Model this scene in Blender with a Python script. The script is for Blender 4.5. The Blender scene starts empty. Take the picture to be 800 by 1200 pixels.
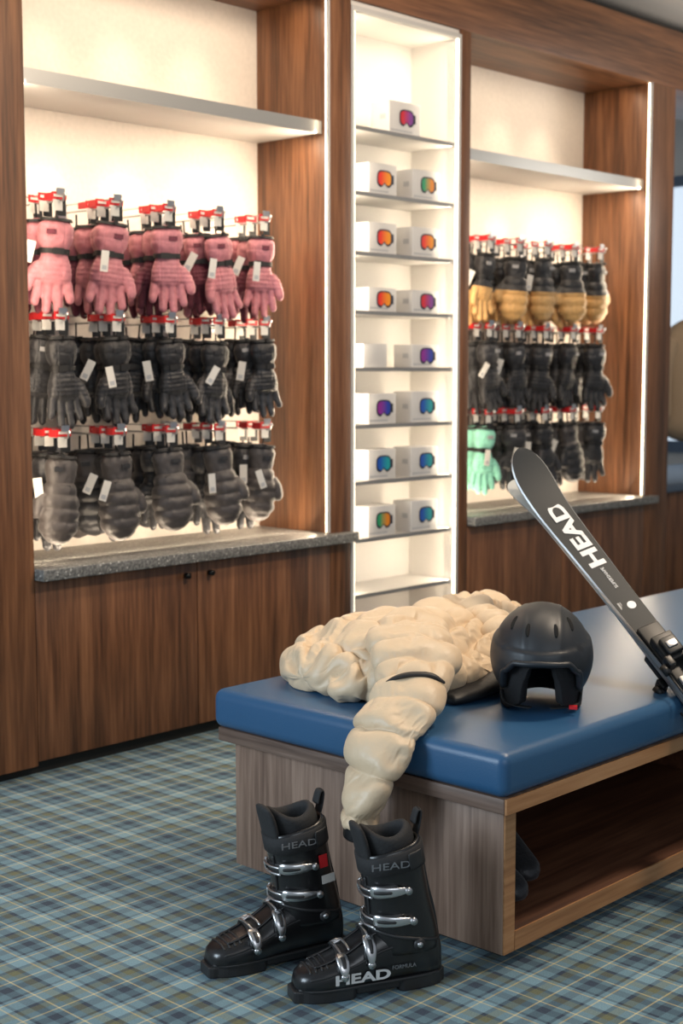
import bpy, bmesh, math, random
import numpy as np
from mathutils import Vector, Matrix, noise
random.seed(7)
scene = bpy.context.scene
C = scene.collection

# ------------------------------------------------------------------ helpers
def link(o, parent=None):
    C.objects.link(o)
    if parent is not None:
        o.parent = parent
    return o

def empty(name, loc=(0,0,0)):
    e = bpy.data.objects.new(name, None)
    e.empty_display_size = 0.05
    e.location = loc
    C.objects.link(e)
    return e

def mesh_obj(name, verts, faces, mats=None, parent=None, smooth=False, fm=None):
    me = bpy.data.meshes.new(name)
    me.from_pydata([tuple(v) for v in verts], [], faces)
    me.validate()
    bm = bmesh.new(); bm.from_mesh(me)
    bmesh.ops.recalc_face_normals(bm, faces=bm.faces)
    bm.to_mesh(me); bm.free()
    if mats:
        if not isinstance(mats, (list, tuple)): mats = [mats]
        for m in mats: me.materials.append(m)
    if fm and len(fm) == len(me.polygons):
        for p, i in zip(me.polygons, fm): p.material_index = i
    if smooth:
        for p in me.polygons: p.use_smooth = True
    o = bpy.data.objects.new(name, me)
    return link(o, parent)

def box(name, x0, x1, y0, y1, z0, z1, mat, parent=None, bevel=0.0, seg=2, mw=None):
    v = [(x0,y0,z0),(x1,y0,z0),(x1,y1,z0),(x0,y1,z0),(x0,y0,z1),(x1,y0,z1),(x1,y1,z1),(x0,y1,z1)]
    f = [(0,3,2,1),(4,5,6,7),(0,1,5,4),(1,2,6,5),(2,3,7,6),(3,0,4,7)]
    o = mesh_obj(name, v, f, mat, parent)
    if bevel > 0:
        b = o.modifiers.new('bev', 'BEVEL'); b.width = bevel; b.segments = seg
        b.limit_method = 'ANGLE'
        for p in o.data.polygons: p.use_smooth = True
    if mw is not None: o.matrix_local = mw
    return o

def catmull(pts, m):
    P = [pts[0]] + list(pts) + [pts[-1]]
    n = len(pts) - 1
    out = []
    for i in range(m + 1):
        t = i / m * n
        k = min(int(t), n - 1); u = t - k
        a, b, c, d = P[k], P[k+1], P[k+2], P[k+3]
        q = [0.5*((2*b[j]) + (-a[j]+c[j])*u + (2*a[j]-5*b[j]+4*c[j]-d[j])*u*u + (-a[j]+3*b[j]-3*c[j]+d[j])*u**3) for j in range(len(b))]
        out.append(q)
    return out

def sweep(pts, radii, m=24, n=20, ref=(0,0,1), mod=None, e=2.0, round_ends=(True, True), amod=None, lens=None):
    comb = [list(p) + list(r) for p, r in zip(pts, radii)]
    S = catmull(comb, m)
    cen = [Vector(s[:3]) for s in S]
    rad = [(s[3], s[4]) for s in S]
    L = [0]
    for i in range(1, len(cen)): L.append(L[-1] + (cen[i]-cen[i-1]).length)
    tot = L[-1]
    if lens is not None: lens.extend(L)
    ref = Vector(ref)
    verts = []; faces = []
    for i, c in enumerate(cen):
        t = (cen[min(i+1, m)] - cen[max(i-1, 0)]).normalized()
        side = t.cross(ref)
        if side.length < 0.15: side = t.cross(Vector((0.3, 1, 0.1)))
        side.normalize(); up = side.cross(t).normalized()
        a, b = rad[i]
        k = 1.0
        rr = min(a, b)
        if round_ends[0] and L[i] < rr: k = min(k, math.sqrt(max(0.02, 1-(1-L[i]/rr)**2)))
        if round_ends[1] and tot-L[i] < rr: k = min(k, math.sqrt(max(0.02, 1-(1-(tot-L[i])/rr)**2)))
        for j in range(n):
            an = 2*math.pi*j/n
            ca, sa = math.cos(an), math.sin(an)
            x = math.copysign(abs(ca)**(2/e), ca); y = math.copysign(abs(sa)**(2/e), sa)
            q = k * (mod(L[i], an, tot) if mod else 1.0)
            of = amod(L[i], an, tot) if amod else 0.0
            verts.append(c + side*((a+of)*x*q) + up*((b+of)*y*q))
    for i in range(m):
        for j in range(n):
            j2 = (j+1) % n
            faces.append((i*n+j, i*n+j2, (i+1)*n+j2, (i+1)*n+j))
    faces.append(tuple(range(n-1, -1, -1)))
    faces.append(tuple(m*n + j for j in range(n)))
    return verts, faces

def merge(parts):
    V = []; F = []; M = []
    for p in parts:
        v, f = p[0], p[1]; mi = p[2] if len(p) > 2 else 0
        o = len(V); V += list(v); F += [tuple(i+o for i in q) for q in f]; M += [mi]*len(f)
    return V, F, M

def bx(x0,x1,y0,y1,z0,z1):
    v = [Vector(q) for q in [(x0,y0,z0),(x1,y0,z0),(x1,y1,z0),(x0,y1,z0),(x0,y0,z1),(x1,y0,z1),(x1,y1,z1),(x0,y1,z1)]]
    return v, [(0,3,2,1),(4,5,6,7),(0,1,5,4),(1,2,6,5),(2,3,7,6),(3,0,4,7)]

def cyl(p0, p1, r, n=12):
    p0 = Vector(p0); p1 = Vector(p1)
    t = (p1-p0).normalized()
    s = t.cross(Vector((0,0,1)))
    if s.length < .1: s = t.cross(Vector((1,0,0)))
    s.normalize(); u = s.cross(t)
    V = []
    for c in (p0, p1):
        for j in range(n):
            a = 2*math.pi*j/n
            V.append(c + s*math.cos(a)*r + u*math.sin(a)*r)
    F = [(j, (j+1)%n, n+(j+1)%n, n+j) for j in range(n)]
    F += [tuple(range(n-1,-1,-1)), tuple(range(n, 2*n))]
    return V, F

def voxel(o, size, smooth=3):
    r = o.modifiers.new('r', 'REMESH'); r.mode = 'VOXEL'; r.voxel_size = size
    s = o.modifiers.new('s', 'SMOOTH'); s.iterations = smooth; s.factor = .5
    bpy.context.view_layer.update()
    dg = bpy.context.evaluated_depsgraph_get()
    me = bpy.data.meshes.new_from_object(o.evaluated_get(dg))
    o.modifiers.clear()
    o.data = me
    for p in me.polygons: p.use_smooth = True
    return me

# ------------------------------------------------------------------ materials
def newmat(name):
    m = bpy.data.materials.new(name); m.use_nodes = True
    nt = m.node_tree; b = nt.nodes['Principled BSDF']
    return m, nt, b

def plain(name, col, rough=.5, metal=0.0, bump=0.0, bscale=200, sheen=0.0, coat=0.0, var=0.0, dist=.004, spec=None):
    m, nt, b = newmat(name)
    b.inputs['Base Color'].default_value = (*col, 1)
    b.inputs['Roughness'].default_value = rough
    b.inputs['Metallic'].default_value = metal
    if spec is not None: b.inputs['Specular IOR Level'].default_value = spec
    if sheen: b.inputs['Sheen Weight'].default_value = sheen
    if coat: b.inputs['Coat Weight'].default_value = coat; b.inputs['Coat Roughness'].default_value = .15
    if bump or var:
        tc = nt.nodes.new('ShaderNodeTexCoord')
        no = nt.nodes.new('ShaderNodeTexNoise'); no.inputs['Scale'].default_value = bscale
        no.inputs['Detail'].default_value = 4
        nt.links.new(tc.outputs['Object'], no.inputs['Vector'])
        if bump:
            bp = nt.nodes.new('ShaderNodeBump'); bp.inputs['Strength'].default_value = bump
            bp.inputs['Distance'].default_value = dist
            nt.links.new(no.outputs['Fac'], bp.inputs['Height'])
            nt.links.new(bp.outputs['Normal'], b.inputs['Normal'])
        if var:
            rp = nt.nodes.new('ShaderNodeValToRGB')
            rp.color_ramp.elements[0].position = .3; rp.color_ramp.elements[1].position = .7
            rp.color_ramp.elements[0].color = (*[c*(1-var) for c in col], 1)
            rp.color_ramp.elements[1].color = (*[min(1, c*(1+var)) for c in col], 1)
            nt.links.new(no.outputs['Fac'], rp.inputs['Fac'])
            nt.links.new(rp.outputs['Color'], b.inputs['Base Color'])
    return m

def emis(name, col, st):
    m, nt, b = newmat(name)
    b.inputs['Base Color'].default_value = (*col, 1)
    b.inputs['Emission Color'].default_value = (*col, 1)
    b.inputs['Emission Strength'].default_value = st
    return m

def wood(name, dark, mid, light, axis='z', rough=.45):
    m, nt, b = newmat(name)
    N = nt.nodes; K = nt.links
    tc = N.new('ShaderNodeTexCoord'); oi = N.new('ShaderNodeObjectInfo')
    add = N.new('ShaderNodeVectorMath'); add.operation = 'ADD'
    sc = N.new('ShaderNodeVectorMath'); sc.operation = 'SCALE'
    cmb = N.new('ShaderNodeCombineXYZ')
    for i in range(3): K.new(oi.outputs['Random'], cmb.inputs[i])
    K.new(cmb.outputs[0], sc.inputs[0]); sc.inputs['Scale'].default_value = 7.0
    K.new(tc.outputs['Object'], add.inputs[0]); K.new(sc.outputs[0], add.inputs[1])
    mp = N.new('ShaderNodeMapping')
    s = {'z': (1,1,.05), 'x': (.05,1,1), 'y': (1,.05,1)}[axis]
    mp.inputs['Scale'].default_value = s
    K.new(add.outputs[0], mp.inputs['Vector'])
    n1 = N.new('ShaderNodeTexNoise'); n1.inputs['Scale'].default_value = 11; n1.inputs['Detail'].default_value = 5; n1.inputs['Distortion'].default_value = 1.2
    n2 = N.new('ShaderNodeTexNoise'); n2.inputs['Scale'].default_value = 90; n2.inputs['Detail'].default_value = 6
    K.new(mp.outputs[0], n1.inputs['Vector']); K.new(mp.outputs[0], n2.inputs['Vector'])
    mx = N.new('ShaderNodeMix'); mx.data_type = 'FLOAT'; mx.inputs[0].default_value = .45
    K.new(n1.outputs['Fac'], mx.inputs[2]); K.new(n2.outputs['Fac'], mx.inputs[3])
    rp = N.new('ShaderNodeValToRGB')
    e = rp.color_ramp.elements
    e[0].position = .36; e[0].color = (*dark, 1); e[1].position = .64; e[1].color = (*light, 1)
    em = e.new(.5); em.color = (*mid, 1)
    K.new(mx.outputs[0], rp.inputs['Fac']); K.new(rp.outputs['Color'], b.inputs['Base Color'])
    bp = N.new('ShaderNodeBump'); bp.inputs['Strength'].default_value = .15; bp.inputs['Distance'].default_value = .002
    K.new(n2.outputs['Fac'], bp.inputs['Height']); K.new(bp.outputs['Normal'], b.inputs['Normal'])
    b.inputs['Roughness'].default_value = rough
    return m

wc = ((.066,.025,.0100), (.158,.064,.027), (.26,.112,.049))
W_V = wood('walnut_vertical', *wc, 'z')
W_H = wood('walnut_horizontal', *wc, 'x')
W_IN = wood('bench_inside_wood_shaded', (.050,.018,.009), (.10,.038,.019), (.155,.065,.032), 'x')  # darker copy: shade inside the open bench is put into the wood colour
B_V = wood('bench_oak_vertical', (.115,.068,.047), (.215,.137,.098), (.31,.21,.155), 'z', .5)
B_HY = wood('bench_oak_along_y', (.085,.052,.038), (.16,.104,.078), (.24,.165,.128), 'y', .5)
B_HX = wood('bench_oak_along_x_lit', (.24,.105,.040), (.38,.185,.076), (.48,.26,.12), 'x', .5)  # more orange copy: warm light on the front edges is put into the colour
M_white = plain('white_laminate', (.74,.71,.67), .5)
M_backwall = plain('textured_plaster', (.68,.615,.55), .8, bump=.3, bscale=60, var=.04)
M_shelf = plain('white_shelf', (.55,.535,.515), .45)
M_sedge = plain('shelf_front_metal', (.40,.40,.39), .35, .5)
M_edge = plain('shelf_edge_metal', (.26,.26,.26), .4, .3)
M_dark = plain('dark_plinth', (.012,.011,.010), .6)
M_knob = plain('black_knob', (.01,.01,.01), .35, .6)
M_steel = plain('steel', (.5,.5,.51), .3, 1.0)
M_led = emis('led_warm', (1.0,.83,.58), 7)
M_led2 = emis('led_warm_soft', (1.0,.87,.68), 3.2)
M_ceil = plain('ceiling_paint', (.66,.61,.56), .9)
M_wall = plain('wall_paint', (.62,.60,.57), .9)

M_terr, nt, b = newmat('terrazzo')
tc = nt.nodes.new('ShaderNodeTexCoord')
v1 = nt.nodes.new('ShaderNodeTexVoronoi'); v1.inputs['Scale'].default_value = 55
nn = nt.nodes.new('ShaderNodeTexNoise'); nn.inputs['Scale'].default_value = 120; nn.inputs['Detail'].default_value = 5
rp = nt.nodes.new('ShaderNodeValToRGB'); e = rp.color_ramp.elements
e[0].position = .14; e[0].color = (.34,.33,.30,1); e[1].position = .23; e[1].color = (0,0,0,1)
rp2 = nt.nodes.new('ShaderNodeValToRGB'); e = rp2.color_ramp.elements
e[0].position = .40; e[0].color = (.10,.098,.094,1); e[1].position = .62; e[1].color = (.25,.245,.23,1)
ad = nt.nodes.new('ShaderNodeMix'); ad.data_type = 'RGBA'; ad.blend_type = 'ADD'; ad.inputs[0].default_value = 1
nt.links.new(tc.outputs['Object'], v1.inputs['Vector']); nt.links.new(tc.outputs['Object'], nn.inputs['Vector'])
nt.links.new(v1.outputs['Distance'], rp.inputs['Fac']); nt.links.new(nn.outputs['Fac'], rp2.inputs['Fac'])
nt.links.new(rp2.outputs['Color'], ad.inputs[6]); nt.links.new(rp.outputs['Color'], ad.inputs[7])
nt.links.new(ad.outputs[2], b.inputs['Base Color']); b.inputs['Roughness'].default_value = .4

def carpet():
    m, nt, b = newmat('plaid_carpet')
    N = nt.nodes; K = nt.links
    geo = N.new('ShaderNodeNewGeometry'); sep = N.new('ShaderNodeSeparateXYZ')
    K.new(geo.outputs['Position'], sep.inputs[0])
    P = .175
    base = (.082,.160,.200); navy = (.010,.025,.050); teal = (.160,.280,.335); olive = (.115,.120,.055); tan = (.62,.51,.25)
    stops = [(0,base),(.14,navy),(.28,base),(.365,tan),(.39,base),(.50,olive),(.62,navy),(.68,teal),(.865,tan),(.89,teal),(.95,navy)]
    outs = []
    for k in (0, 1):
        dv = N.new('ShaderNodeMath'); dv.operation = 'DIVIDE'; dv.inputs[1].default_value = P
        fr = N.new('ShaderNodeMath'); fr.operation = 'FRACT'
        K.new(sep.outputs[k], dv.inputs[0]); K.new(dv.outputs[0], fr.inputs[0])
        rp = N.new('ShaderNodeValToRGB'); rp.color_ramp.interpolation = 'CONSTANT'
        e = rp.color_ramp.elements
        e[0].position = 0; e[0].color = (*stops[0][1], 1)
        e[1].position = stops[1][0]; e[1].color = (*stops[1][1], 1)
        for p, c in stops[2:]:
            q = e.new(p); q.color = (*c, 1)
        K.new(fr.outputs[0], rp.inputs['Fac']); outs.append(rp.outputs['Color'])
    mx = N.new('ShaderNodeMix'); mx.data_type = 'RGBA'; mx.inputs[0].default_value = .5
    K.new(outs[0], mx.inputs[6]); K.new(outs[1], mx.inputs[7])
    no = N.new('ShaderNodeTexNoise'); no.inputs['Scale'].default_value = 380; no.inputs['Detail'].default_value = 3
    K.new(geo.outputs['Position'], no.inputs['Vector'])
    rr = N.new('ShaderNodeValToRGB'); rr.color_ramp.elements[0].color = (.5,.5,.5,1); rr.color_ramp.elements[1].color = (1.45,1.45,1.45,1)
    K.new(no.outputs['Fac'], rr.inputs['Fac'])
    ml = N.new('ShaderNodeMix'); ml.data_type = 'RGBA'; ml.blend_type = 'MULTIPLY'; ml.inputs[0].default_value = 1
    K.new(mx.outputs[2], ml.inputs[6]); K.new(rr.outputs['Color'], ml.inputs[7])
    K.new(ml.outputs[2], b.inputs['Base Color'])
    bp = N.new('ShaderNodeBump'); bp.inputs['Strength'].default_value = .5; bp.inputs['Distance'].default_value = .003
    K.new(no.outputs['Fac'], bp.inputs['Height']); K.new(bp.outputs['Normal'], b.inputs['Normal'])
    b.inputs['Roughness'].default_value = .9
    b.inputs['Sheen Weight'].default_value = .1
    return m
M_carpet = carpet()

# ------------------------------------------------------------------ room shell
box('floor', -4, 10, -3, 8, -.1, 0, M_carpet)
box('ceiling', 0.5, 10, 0.3, 8, 3.08, 3.16, M_ceil)
box('wall_back', 1.0, 6.45, 4.225, 4.35, 0, 3.08, M_wall)
box('trim_1', 1.0, 8.4, 3.84, 4.22, 2.985, 3.02, M_dark)
wr = [bx(9.0,9.12,1.5,8.0,0,.72), bx(9.0,9.12,1.5,8.0,2.65,3.08), bx(9.0,9.12,1.5,4.2,.72,2.65), bx(9.0,9.12,7.4,8,.72,2.65)]
V,F,_ = merge(wr); mesh_obj('wall_right', V, F, M_wall)
M_frame = plain('window_frame_paint', (.10,.14,.20), .5)
M_pane = emis('window_pane_glow', (.76,.88,1.0), .65)  # pane glows by emission, standing in for the daylight outside
win = empty('window_1')
wf = [bx(8.97,9.1,4.2,7.4,.72,.80), bx(8.97,9.1,4.2,7.4,2.58,2.65)]
for yy in (4.2,4.95,5.8,6.6,7.34): wf.append(bx(8.97,9.1,yy,yy+.06,.8,2.58))
V,F,_ = merge(wf); mesh_obj('frame', V, F, M_frame, win)
box('pane', 9.03,9.04,4.2,7.4,.8,2.58, M_pane, win)

# ------------------------------------------------------------------ wall cabinet
FR = 3.78; BK = 4.18
cab = empty('wall_display_cabinet')
box('post_left', 1.6, 2.59, FR, BK, .03, 2.70, W_V, cab, .002)
box('post_mid_left', 3.95, 4.065, FR, BK, .03, 2.70, W_V, cab, .002)
box('post_mid_right', 4.735, 4.80, FR, BK, .03, 2.70, W_V, cab, .002)
box('post_right', 6.235, 6.45, FR, BK+.04, .03, 2.70, W_V, cab, .002)
box('header', 1.6, 8.4, FR, BK+.04, 2.70, 2.98, W_H, cab, .002)
for nm, a, b_ in (('left',2.59,3.95),('right',4.80,6.235)):
    box('bay_back_'+nm, a, b_, BK, BK+.03, .03, 2.70, M_backwall, cab)
    box('bay_shelf_'+nm, a+.001, b_-.001, FR+.048, BK-.001, 2.192, 2.236, M_shelf, cab, .002)
    box('bay_shelf_front_'+nm, a+.001, b_-.001, FR+.044, FR+.0475, 2.190, 2.238, M_sedge, cab)
    box('base_carcass_'+nm, a+.001, b_-.001, FR+.02, BK-.001, .06, .63, M_dark, cab)
    mid = (a+b_)/2
    box('door_a_'+nm, a+.002, mid-.002, FR, FR+.019, .045, .632, W_V, cab, .0015)
    box('door_b_'+nm, mid+.002, b_-.002, FR, FR+.019, .045, .632, W_V, cab, .0015)
    for k in (-.055, .055):
        v,f = cyl((mid+k, FR+.001, .585), (mid+k, FR-.022, .585), .010, 16)
        mesh_obj('knob', v, f, M_knob, cab, True)
box('counter_left', 2.592, 4.065, FR-.045, BK-.001, .634, .672, M_terr, cab, .003)
box('counter_right', 4.80, 6.30, FR-.045, BK-.001, .634, .672, M_terr, cab, .003)
box('plinth', 1.6, 6.45, FR+.03, BK, 0.0, .06, M_dark, cab)
nx0, nx1 = 4.066, 4.734
nb = FR + .26
box('niche_back', nx0, nx1, nb, nb+.02, .2, 2.70, M_white, cab)
box('niche_side_l', nx0, nx0+.012, FR+.012, nb, .2, 2.68, M_white, cab)
box('niche_side_r', nx1-.012, nx1, FR+.012, nb, .2, 2.68, M_white, cab)
box('niche_top', nx0, nx1, FR+.012, nb, 2.66, 2.70, M_white, cab)
box('niche_bottom', nx0, nx1, FR+.004, nb, .03, .2, W_V, cab)
box('niche_frame_l', nx0, nx0+.016, FR-.002, FR+.011, .2, 2.68, M_shelf, cab)
box('niche_frame_r', nx1-.016, nx1, FR-.002, FR+.011, .2, 2.68, M_shelf, cab)
box('niche_frame_t', nx0+.016, nx1-.016, FR-.002, FR+.011, 2.662, 2.68, M_shelf, cab)
NS = [.408,.632,.861,1.085,1.31,1.532,1.760,1.990,2.238]
for i, z in enumerate(NS):
    box('niche_shelf_%d'%i, nx0+.017, nx1-.017, FR+.02, nb-.001, z-.012, z, M_shelf, cab)
    box('niche_shelf_edge_%d'%i, nx0+.017, nx1-.017, FR+.012, FR+.0195, z-.014, z+.001, M_edge, cab)
box('niche_led_l', nx0+.016, nx0+.021, FR+.0, FR+.011, .2, 2.66, M_led2, cab)
box('niche_led_r', nx1-.021, nx1-.016, FR+.0, FR+.011, .2, 2.66, M_led2, cab)
box('bay_led_left', 3.944, 3.9495, FR+.012, FR+.020, .675, 2.70, M_led, cab)
box('bay_led_right', 6.229, 6.2345, FR+.012, FR+.020, .675, 2.70, M_led, cab)
box('bay_led_profile_left', 3.940, 3.9495, FR+.001, FR+.011, .675, 2.70, M_shelf, cab)
box('bay_led_profile_right', 6.225, 6.2345, FR+.001, FR+.011, .675, 2.70, M_shelf, cab)

# ------------------------------------------------------------------ boxed goggles
gog = empty('boxed_ski_goggles')
M_card = plain('white_carton', (.60,.59,.58), .45)
M_cardp = plain('carton_grey_print', (.42,.43,.45), .45)
M_gframe = plain('goggle_frame_print', (.02,.025,.045), .4)
def lensmat(name, a, b2):
    m, nt, b = newmat(name)
    tc = nt.nodes.new('ShaderNodeTexCoord'); sp = nt.nodes.new('ShaderNodeSeparateXYZ')
    rp = nt.nodes.new('ShaderNodeValToRGB'); e = rp.color_ramp.elements
    e[0].position = .2; e[1].position = .8; e[0].color = (*a,1); e[1].color = (*b2,1)
    nt.links.new(tc.outputs['Generated'], sp.inputs[0]); nt.links.new(sp.outputs[0], rp.inputs['Fac'])
    nt.links.new(rp.outputs['Color'], b.inputs['Base Color']); b.inputs['Roughness'].default_value = .4
    return m
L_fire = lensmat('lens_print_fire', (.78,.03,.015), (.85,.30,.01))
L_grn = lensmat('lens_print_green', (.02,.32,.14), (.75,.24,.01))
L_blu = lensmat('lens_print_blue', (.01,.08,.45), (.01,.34,.38))
L_pur = lensmat('lens_print_purple', (.26,.02,.28), (.02,.05,.40))
L_red = lensmat('lens_print_red', (.6,.02,.03), (.22,.05,.30))
def lens_poly(sx, sz, cx, y, cz, n=28):
    v = []
    for j in range(n):
        a = 2*math.pi*j/n
        ca, sa = math.cos(a), math.sin(a)
        x = math.copysign(abs(ca)**.6, ca); z = math.copysign(abs(sa)**.6, sa)
        zz = z*sz
        if sa < 0 and abs(x) < .3: zz += sz*.45*(1-abs(x)/.3)
        v.append(Vector((cx+x*sx, y, cz+zz)))
    return v, [tuple(range(n))]
def gbox(x0, x1, z, lens, h=.122, y0=FR+.03):
    box('goggle_carton', x0, x1, y0, y0+.10, z+.001, z+h, M_card, gog, .001)
    cx = (x0+x1)/2+.008; cz = z+h*.52
    v,f = bx(x0+.006, x1-.05, y0-.0008, y0-.0002, z+.010, z+.018); mesh_obj('grey_band_print', v, f, M_cardp, gog)
    v,f = bx(cx+.036, cx+.056, y0-.0012, y0-.0004, cz-.018, cz+.018)
    mesh_obj('strap_print', v, f, M_gframe, gog)
    v,f = lens_poly(.045,.034,cx,y0-.0016,cz); mesh_obj('frame_print', v, f, M_gframe, gog)
    v,f = lens_poly(.038,.027,cx,y0-.0022,cz+.001); mesh_obj('lens_print', v, f, lens, gog)
    v,f = bx(x0-.0012, x0-.0004, y0+.02, y0+.05, cz-.010, cz+.010); mesh_obj('side_print', v, f, M_cardp, gog)
rows = {7:(L_fire,L_grn), 6:(L_fire,L_fire), 5:(L_fire,L_red), 4:(None,L_pur), 3:(L_pur,L_blu), 2:(L_blu,L_blu), 1:(L_grn,L_blu)}
for i,(a,b2) in rows.items():
    h = .122 if i not in (5,4) else .095
    if a: gbox(4.20, 4.365, NS[i], a, h)
    else: box('goggle_carton', 4.17, 4.31, FR+.03, FR+.13, NS[i]+.001, NS[i]+.095, M_card, gog, .001)
    gbox(4.465, 4.635, NS[i], b2, h+ (.006 if i in (1,3) else 0))
gbox(4.32, 4.51, NS[8], L_red, .128)

# ------------------------------------------------------------------ gloves
def glovemesh(name, mats, kind='glove'):
    parts = []
    if kind == 'glove':
        secs = [(0,.046,.026),(-.03,.058,.036),(-.07,.057,.036),(-.100,.043,.026),(-.12,.044,.027),(-.15,.055,.031),(-.19,.060,.029),(-.215,.054,.021)]
        parts.append(sweep([(0,0,z) for z,_,_ in secs], [(a,b) for _,a,b in secs], 30, 26, (0,1,0), e=2.5))
        for x0, x1, ze, r in ((-.043,-.061,-.268,.0152),(-.015,-.022,-.300,.0162),(.014,.020,-.304,.0162),(.043,.058,-.278,.0152)):
            parts.append(sweep([(x0,0,-.19),((x0+x1)/2,-.002,(-.19+ze)/2),(x1,-.016,ze)], [(r,r),(r*1.02,r*1.02),(r*.85,r*.85)], 14, 12, (0,1,0)))
        parts.append(sweep([(.035,0,-.14),(.062,-.006,-.17),(.080,-.014,-.205),(.083,-.022,-.238)], [(.019,.019),(.021,.019),(.018,.017),(.015,.014)], 14, 12, (0,1,0)))
    else:
        def md(s, an, tot):
            if s < .085: return 0
            d = ((s-.085)/.042) % 1.0
            return -.010*(1-math.sin(math.pi*d)**.5)
        secs = [(0,.050,.028),(-.04,.056,.034),(-.08,.050,.032),(-.10,.056,.040),(-.15,.070,.050),(-.20,.072,.050),(-.25,.064,.044),(-.285,.036,.026)]
        parts.append(sweep([(0,0,z) for z,_,_ in secs], [(a,b) for _,a,b in secs], 80, 32, (0,1,0), amod=md, e=2.3))
        parts.append(sweep([(.04,0,-.12),(.070,-.006,-.16),(.082,-.014,-.205)], [(.022,.022),(.026,.024),(.020,.018)], 14, 14, (0,1,0)))
    V,F,_ = merge(parts)
    o = mesh_obj(name+'_tmp', V, F)
    me = voxel(o, .0034, 1)
    me.name = name
    me.materials.clear()
    for m in mats: me.materials.append(m)
    for p in me.polygons:
        c = p.center
        p.material_index = 1 if c.z > -.105 else 0
        if name.startswith('tan') and c.z > -.15 : p.material_index = 1
        if name.startswith('pink_') and c.y > .006: p.material_index = 3
        if name.startswith('black_a') and -.2 < c.z < -.13 and abs(c.x) < .035 and c.y < -.02: p.material_index = 3
    nrm = [Vector(v.normal) for v in me.vertices]
    co = [Vector(v.co) for v in me.vertices]
    for i, v in enumerate(me.vertices):
        c = co[i]
        d = noise.noise(c*55 + Vector((len(name),0,0)))*.0018
        if c.z < -.125 and c.z > -.20 and kind == 'glove' and c.y < 0: d += .0010*math.sin(c.z*420)
        if kind == 'glove' and c.y < 0:
            d -= .0020*math.exp(-((abs(c.x)-.030)/.0022)**2)
            d -= .0020*math.exp(-((c.z+.055)/.0025)**2)
        v.co = c + nrm[i]*d
    bm = bmesh.new(); bm.from_mesh(me)
    ex = []
    v,f = sweep([(0,0,-.098),(0,0,-.114)], [(.049,.033),(.049,.033)], 3, 26, (0,1,0), e=2.5, round_ends=(False,False)); ex.append((v,f,2))
    v,f = bx(-.03,.005,-.037,-.030,-.116,-.096); ex.append((v,f,2))
    v,f = bx(-.006,.006,-.046,-.037,-.012,.0); ex.append((v,f,2))
    v,f = cyl((0,0,.0),(0,0,.045),.0035,8); ex.append((v,f,2))
    v,f = bx(.0,.03,-.041,-.036,-.055,-.04); ex.append((v,f,3))
    v,f = sweep([(0,0,-.004),(0,0,-.013)], [(.051,.031),(.054,.034)], 3, 26, (0,1,0), e=2.5, round_ends=(False,False)); ex.append((v,f,2))
    for v,f,mi in ex:
        vs = [bm.verts.new(q) for q in v]
        for q in f:
            try:
                fc = bm.faces.new([vs[i] for i in q]); fc.material_index = mi
            except Exception: pass
    bm.normal_update()
    bm.to_mesh(me); bm.free()
    bpy.data.objects.remove(o)
    return me

def fabric(name, c, bump=.5, bs=90, rough=.75): return plain(name, c, rough, 0, bump, bs, .12, 0, .15)
F_pink = fabric('pink_nylon', (.50,.185,.215), .5, 60, .6)
F_maroon = fabric('maroon_leather', (.13,.022,.040), .4)
F_blk = fabric('black_nylon', (.014,.014,.017), .6, 80, .5)
F_blk2 = fabric('charcoal_leather', (.026,.026,.030), .6, 70, .45)
F_gry = fabric('gray_puffer_nylon', (.055,.048,.048), .5, 50, .5)
F_tan = fabric('tan_leather', (.60,.35,.13), .5, 60, .55)
F_mint = fabric('mint_nylon', (.26,.64,.50), .4, 45)
F_strap = plain('black_webbing', (.008,.008,.009), .6)
F_logo = plain('gray_logo', (.30,.30,.31), .5)
G_pink = glovemesh('pink_glove', [F_pink, F_pink, F_strap, F_maroon])
G_mar = glovemesh('pinkdark_glove', [F_maroon, F_pink, F_strap, F_maroon])
G_blk = glovemesh('black_a_glove', [F_blk2, F_blk, F_strap, F_blk])
G_blk2 = glovemesh('black_b_glove', [F_blk, F_blk2, F_strap, F_logo])
G_gry = glovemesh('gray_mitten', [F_gry, F_gry, F_strap, F_blk], 'mitten')
G_gryd = glovemesh('graydark_mitten', [F_blk, F_gry, F_strap, F_blk], 'mitten')
G_tan = glovemesh('tan_glove', [F_tan, F_blk, F_strap, F_logo])
G_tanm = glovemesh('tan_mitten', [F_tan, F_blk, F_strap, F_logo], 'mitten')
G_mint = glovemesh('mint_glove', [F_mint, F_mint, F_strap, F_logo])
M_red = plain('red_label', (.60,.02,.025), .4)
M_tag = plain('white_tag', (.66,.64,.60), .5)
M_tagg = plain('grey_hangtag', (.05,.075,.085), .5)
M_blkp = plain('black_plastic_clip', (.012,.012,.012), .4)
def cardset(parent, x, y, z, seed):
    r = random.Random(seed)
    P = [(*bx(x-.028,x+.028,y-.003,y+.001,z+.004,z+.028),0),
         (*bx(x-.012,x+.022,y-.006,y-.003,z-.048,z+.004),1),
         (*bx(x-.028,x+.008,y-.0068,y-.0062,z-.032,z+.002),2),
         (*bx(x-.022,x+.012,y-.0055,y-.0032,z+.012,z+.020),2)]
    if r.random() < .5: P.append((*bx(x-.030,x-.026,y-.002,y+.04,z+.002,z+.024),0))
    V,F,M = merge(P)
    mesh_obj('hanger_card', V, F, [M_red, M_blkp, M_tag], parent, fm=M)
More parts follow.
